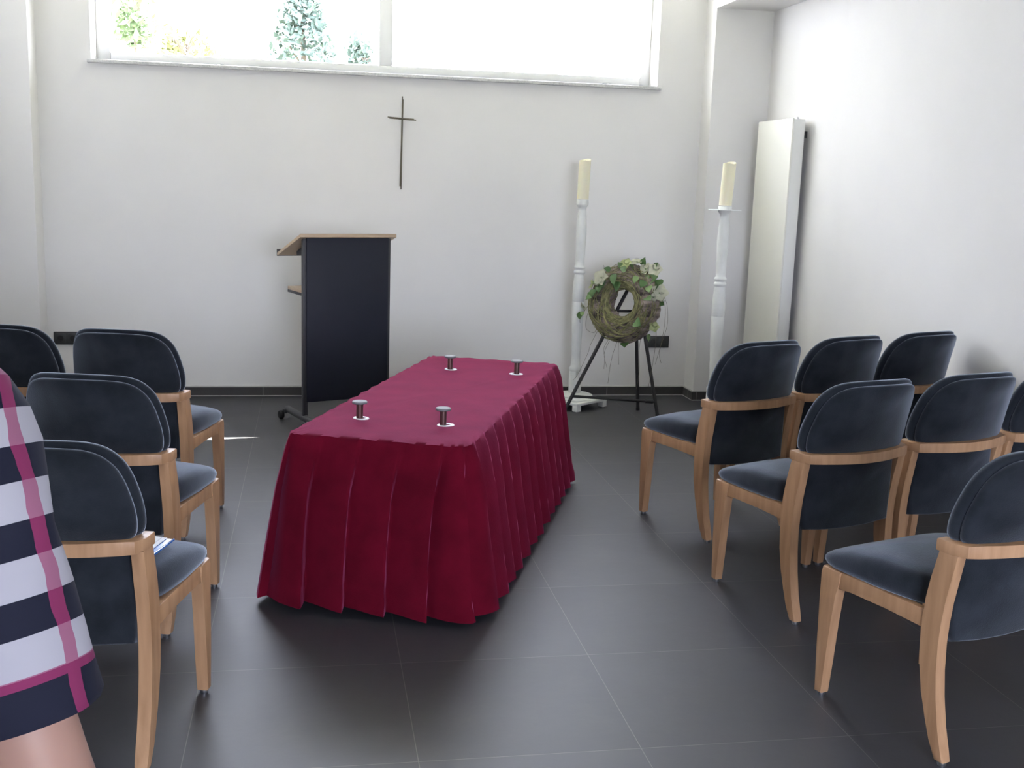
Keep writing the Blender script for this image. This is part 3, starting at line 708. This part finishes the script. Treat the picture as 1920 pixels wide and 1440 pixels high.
flowers = [(1175, 495, .046, 'petal_green', (-.1, -1, .5)), (1188, 489, .044, 'petal', (.1, -.5, 1)), (1206, 500, .048, 'petal', (-.2, -1, .5)), (1223, 500, .050, 'petal', (.4, -1, .5)), (1137, 524, .058, 'petal', (-.1, -1, .15)),
           (1114, 537, .036, 'petal_green', (-.8, -.7, .2)), (1236, 541, .060, 'petal', (.5, -1, .1)), (1099, 580, .034, 'petal', (-.5, -.6, -.7)), (1234, 604, .036, 'petal_green', (.5, -.9, .1)), (1232, 550, .030, 'petal', (.3, -1, -.5)), (1131, 533, .030, 'petal', (-.4, -1, 0))]
for px, py, r, m, d in flowers:
    o = link('flower', petal_flower(r), m, wr, sharp=80); orient(o, wl(px, py, .022), Vector(d).orthogonal(), d)
    b = new(); lathe(b, [(0, .010), (.004, .008), (.005, .004), (.003, 0)], 10); link('flower_centre', b, 'leaf_pale', o)
def wreath_line(name, pts, r, m='twig'):
    b = new(); tube(b, smooth(pts, 6), r, 5); return link(name, b, m, wr)
for (x0, y0, pts) in [(1128, 622, [(1122, 650), (1118, 670), (1104, 712), (1096, 724)]), (1150, 638, [(1148, 655), (1152, 675), (1153, 694)]), (1168, 640, [(1166, 665), (1164, 690), (1164, 720)]), (1152, 640, [(1150, 665), (1158, 690)]),
                      (1172, 640, [(1176, 660), (1180, 682)]), (1243, 548, [(1250, 565), (1254, 600), (1251, 640), (1246, 672)]), (1243, 552, [(1248, 575), (1249, 610), (1251, 650), (1256, 668)]), (1236, 610, [(1242, 640), (1241, 680), (1239, 720)]),
                      (1216, 615, [(1214, 650), (1219, 690), (1218, 722)]), (1105, 585, [(1102, 610), (1106, 624), (1120, 628), (1130, 620)]), (1096, 590, [(1090, 606), (1091, 612)]), (1130, 512, [(1124, 502), (1122, 498)])]:
    wreath_line('trailing_tendril', [wl(x0, y0, .0)]+[wl(px, py) if py < 640 else Vector(((px-1172)/292/.87, -.03, -(py-566)/292)) for px, py in pts], .0011)
wreath_line('vine_stem', [wl(1124, 560, .01), wl(1106, 575, .01), wl(1096, 590), wl(1092, 600)], .002, 'vine')
wreath_line('vine_stem', [wl(1150, 500, .0), wl(1130, 508, .0), wl(1118, 530), wl(1106, 560)], .002, 'twig')

# ------------------------------------------------------------------ trees outside
def tree(name, x, y, ztop, zlow, layers, m, label, n=1500, leaf=.09, trunk=.06, seed=1):
    rg = random.Random(seed)
    t = empty(name, (x, y, -.12), 0, label, 'tree')
    b = new(); tube(b, [(0, 0, 0), (.05, 0, zlow*.5), (0, 0, ztop*.9)], [trunk, trunk*.8, trunk*.2], 8)
    for q in range(9):
        a = rg.uniform(0, 6.28); z0 = zlow+(ztop-zlow)*rg.uniform(0, .7); r = layers(z0)*.8
        tube(b, [(0, 0, z0), (r*.5*math.cos(a), r*.5*math.sin(a), z0+.2), (r*math.cos(a), r*math.sin(a), z0+.25)], [.02, .014, .006], 5)
    link('trunk', b, 'trunk', t)
    b = new()
    cl = [(rg.uniform(0, 6.28), zlow+(ztop-zlow)*rg.random()) for _ in range(max(12, n//28))]
    for q in range(n):
        a, z = cl[q % len(cl)]; r = layers(z)*rg.uniform(.3, 1.0)**.5
        c = Vector((r*math.cos(a), r*math.sin(a), z))+Vector([rg.gauss(0, .08) for _ in range(3)])
        d = Vector([rg.gauss(0, 1) for _ in range(3)]).normalized(); e = d.orthogonal().normalized(); s = leaf*rg.uniform(.6, 1.3)
        vs = [b.verts.new(c+d*s*.8), b.verts.new(c+e*s*.4), b.verts.new(c-d*s*.8), b.verts.new(c-e*s*.4)]; b.faces.new(vs)
    link('foliage', b, m, t)
tree('leafy_tree', -.13, 14, 5.2, 2.6, lambda z: max(.10, .40-.38*(z-2.9)), 'tree_blue', 'dark green tree outside, seen through the middle of the left window pane', 3000, .07, seed=2)
tree('leafy_tree', -2.05, 14, 4.6, 3.05, lambda z: .10+.22*(z-3.0), 'tree', 'light green young tree outside at the left edge of the window', 700, .08, .035, seed=5)
tree('shrub', -1.62, 15.6, 3.35, 2.9, lambda z: .38, 'tree_yellow', 'yellow-green shrub outside, low in the left window pane', 420, .08, .03, seed=8)
tree('shrub', .64, 14.6, 3.25, 2.6, lambda z: .09, 'tree_blue', 'small dark shrub outside beside the window mullion', 420, .08, .03, seed=9)

# ------------------------------------------------------------------ person at the left edge
pr = empty('person', (-.52, 1.00, 0), 0, 'person in a navy and white striped top at the left edge, back turned, arm hanging', 'person')
P0 = Vector((-.52, 1.00, 0))
def skin_mesh(name, verts, edges, radii, m, parent, root=0, sub=2):
    me = bpy.data.meshes.new(name); me.from_pydata([Vector(v)-P0 for v in verts], edges, []); o = bpy.data.objects.new(name, me); COL.objects.link(o); o.parent = parent
    md = o.modifiers.new('skin', 'SKIN'); md.use_smooth_shade = True
    for i, r in enumerate(radii):
        sv = me.skin_vertices[0].data[i]; sv.radius = (r, r) if not isinstance(r, tuple) else r; sv.use_root = (i == root)
    s = o.modifiers.new('sub', 'SUBSURF'); s.levels = sub; s.render_levels = sub
    me.materials.append(M[m]); return o
shR, elR, wrR = Vector((-.296, .950, 1.318)), Vector((-.230, .890, 1.050)), Vector((-.165, .90, .80))
shL, elL, wrL = Vector((-.66, .99, 1.352)), Vector((-.75, .96, 1.08)), Vector((-.76, 1.03, .86))
Vv = [(-.48, 1.0, .92), (-.48, 1.0, 1.08), (-.48, .99, 1.25), (-.48, .99, 1.36), (-.48, 1.0, 1.43), (-.48, 1.01, 1.50),   # 0-5 pelvis..neck
      shR, (shR+elR)/2, elR, (elR+wrR)/2, wrR,                                                                           # 6-10
      shL, (shL+elL)/2, elL, (elL+wrL)/2, wrL,                                                                           # 11-15
      (-.395, 1.0, .86), (-.39, 1.01, .50), (-.39, .99, .09), (-.565, 1.0, .86), (-.57, 1.05, .50), (-.57, 1.06, .09)]  # 16-21
Ee = [(0, 1), (1, 2), (2, 3), (3, 4), (4, 5), (3, 6), (6, 7), (7, 8), (8, 9), (9, 10), (3, 11), (11, 12), (12, 13), (13, 14), (14, 15), (0, 16), (16, 17), (17, 18), (0, 19), (19, 20), (20, 21)]
Rd = [(.13, .10), (.115, .09), (.13, .095), (.10, .08), .052, .05, .050, .046, .041, .040, .026, .050, .046, .041, .038, .026, .085, .056, .038, .085, .056, .038]
body = skin_mesh('body', Vv, Ee, Rd, 'skin', pr)
def hand(w, out, name='hand'):
    d = Vector((0, .03, -1)).normalized(); s = Vector((0, 1, 0)); vs = [w, w+d*.045, w+d*.085]; es = [(0, 1), (1, 2)]; rs = [(.024, .02), (.035, .017), (.034, .014)]
    for k, (off, l) in enumerate(((-.030, .066), (-.010, .076), (.010, .072), (.028, .056))):
        b0 = w+d*.080+s*off; i = len(vs); cur = Vector((-out*.25, 0, 0))
        vs += [b0, b0+d*l*.5+cur*.02, b0+d*l*.95+cur*.09]; rs += [.0095, .0085, .0075]; es += [(2, i), (i, i+1), (i+1, i+2)]
    i = len(vs); t0 = w+d*.030+s*.030
    vs += [t0, t0+d*.032+s*.014, t0+d*.058+s*.016]; rs += [.013, .011, .009]; es += [(0, i), (i, i+1), (i+1, i+2)]
    return skin_mesh(name, vs, es, rs, 'skin', body, 0, 2)
hand(wrR, 1); hand(wrL, -1)
# head with face, turned forward (away from the camera)
b = new(); bmesh.ops.create_uvsphere(b, u_segments=36, v_segments=28, radius=1)
for v in b.verts:
    x, y, z = v.co
    fx, fy, fz = x*.074, y*.094, z*.115
    if z < -.1: fx *= 1-.28*(-z-.1); fy *= 1-.10*(-z)
    if y > 0: fy -= .010*max(0, 1-abs(z+.05)*3)*max(0, abs(x)-.2)
    nz = math.exp(-((x/.13)**2))*math.exp(-(((z+.12)/.20)**2))
    if y > 0: fy += .024*nz
    ey = math.exp(-(((abs(x)-.42)/.16)**2))*math.exp(-(((z-.05)/.13)**2))
    if y > 0: fy -= .008*ey
    v.co = (fx, fy, fz)
hd = link('head', b, 'skin', body, sharp=80, loc=(+.040, .035, 1.535+.055))
for s in (-1, 1):
    b = new(); bmesh.ops.create_uvsphere(b, u_segments=14, v_segments=10, radius=.0105); link('eye', b, 'eye', hd, loc=(s*.031, .078, .006))
    b = new(); bmesh.ops.create_uvsphere(b, u_segments=14, v_segments=10, radius=1)
    for v in b.verts: v.co = (v.co.x*.009, v.co.y*.018, v.co.z*.030)
    link('ear', b, 'skin', hd, loc=(s*.074, .0, -.006), rot=(0, 0, R(-s*20)))
b = new(); bmesh.ops.create_uvsphere(b, u_segments=14, v_segments=8, radius=1)
for v in b.verts: v.co = (v.co.x*.024, v.co.y*.008, v.co.z*.007)
link('mouth', b, 'lips', hd, loc=(0, .082, -.058))
b = new(); bmesh.ops.create_uvsphere(b, u_segments=36, v_segments=28, radius=1)
for v in b.verts:
    x, y, z = v.co; k = 1+.04*noise.noise(v.co*6)
    fy = y*.108*k-.010; fz = z*.128*k+.012
    if y > .15 and z < .45: fy = min(fy, .015)
    if z < 0 and y < .3: fz = z*.155*k
    v.co = (x*.086*k, fy, fz)
link('hair', b, 'hair', hd, sharp=80)
# clothes
tor = skin_mesh('shirt', [(-.48, 1.0, .90), (-.48, 1.0, 1.0), (-.48, .99, 1.12), (-.48, .99, 1.25), (-.48, .99, 1.36), (-.48, .995, 1.405), (-.365, .988, 1.368), (-.595, .99, 1.368)],
                [(0, 1), (1, 2), (2, 3), (3, 4), (4, 5), (4, 6), (4, 7)], [(.150, .118), (.148, .115), (.135, .108), (.145, .11), (.115, .092), .062, .066, .066], 'stripe', pr)
def sleeve(sh, el):
    ax = (sh-el).normalized(); ln = (sh-el).length
    b = new(); n = 40; rings = []
    prof = [(.056, .004), (.060, 0), (.0635, .006), (.063, .03), (.060, .06), (.0595, .10), (.061, .15), (.0625, .19), (.062, .22), (.058, .25), (.050, .275), (.036, .296), (.018, .308), (.004, .312)]
    for r, z in prof:
        rings.append([b.verts.new(((r+.0022*math.sin(3*2*math.pi*k/n+z*30)+.0015*math.sin(5*2*math.pi*k/n-z*50))*math.cos(2*math.pi*k/n), r*math.sin(2*math.pi*k/n), z)) for k in range(n)])
    for A, B in zip(rings, rings[1:]):
        for k in range(n): b.faces.new((A[k], A[(k+1) % n], B[(k+1) % n], B[k]))
    b.faces.new(rings[-1])
    o = link('sleeve', b, 'stripe', pr, sharp=70)
    x = Vector((1, .25, 0)); x = (x-ax*x.dot(ax)).normalized(); y = ax.cross(x)
    base = el+ax*.0-P0
    o.matrix_local = Matrix(((x.x, y.x, ax.x, base.x), (x.y, y.y, ax.y, base.y), (x.z, y.z, ax.z, base.z), (0, 0, 0, 1)))
    return o
sleeve(shR, elR); sleeve(shL, elL)
tr = skin_mesh('trousers', [(-.48, 1.0, .93), (-.395, 1.0, .84), (-.39, 1.01, .50), (-.39, .985, .10), (-.565, 1.0, .84), (-.57, 1.05, .50), (-.57, 1.055, .10)], [(0, 1), (1, 2), (2, 3), (0, 4), (4, 5), (5, 6)], [(.145, .115), .098, .070, .060, .098, .070, .060], 'trousers', pr)
for x, y in ((-.39, 1.03), (-.57, 1.10)):
    b = new(); bmesh.ops.create_uvsphere(b, u_segments=24, v_segments=16, radius=1)
    for v in b.verts:
        X, Yy, Z = v.co; v.co = (X*.045*(1-.15*max(0, -Yy)), Yy*.130, max(0, .035+Z*.040+(.028*max(0, -Yy) if Z > 0 else 0)))
    link('shoe', b, 'shoe', pr, sharp=60, loc=Vector((x, y, 0))-P0)
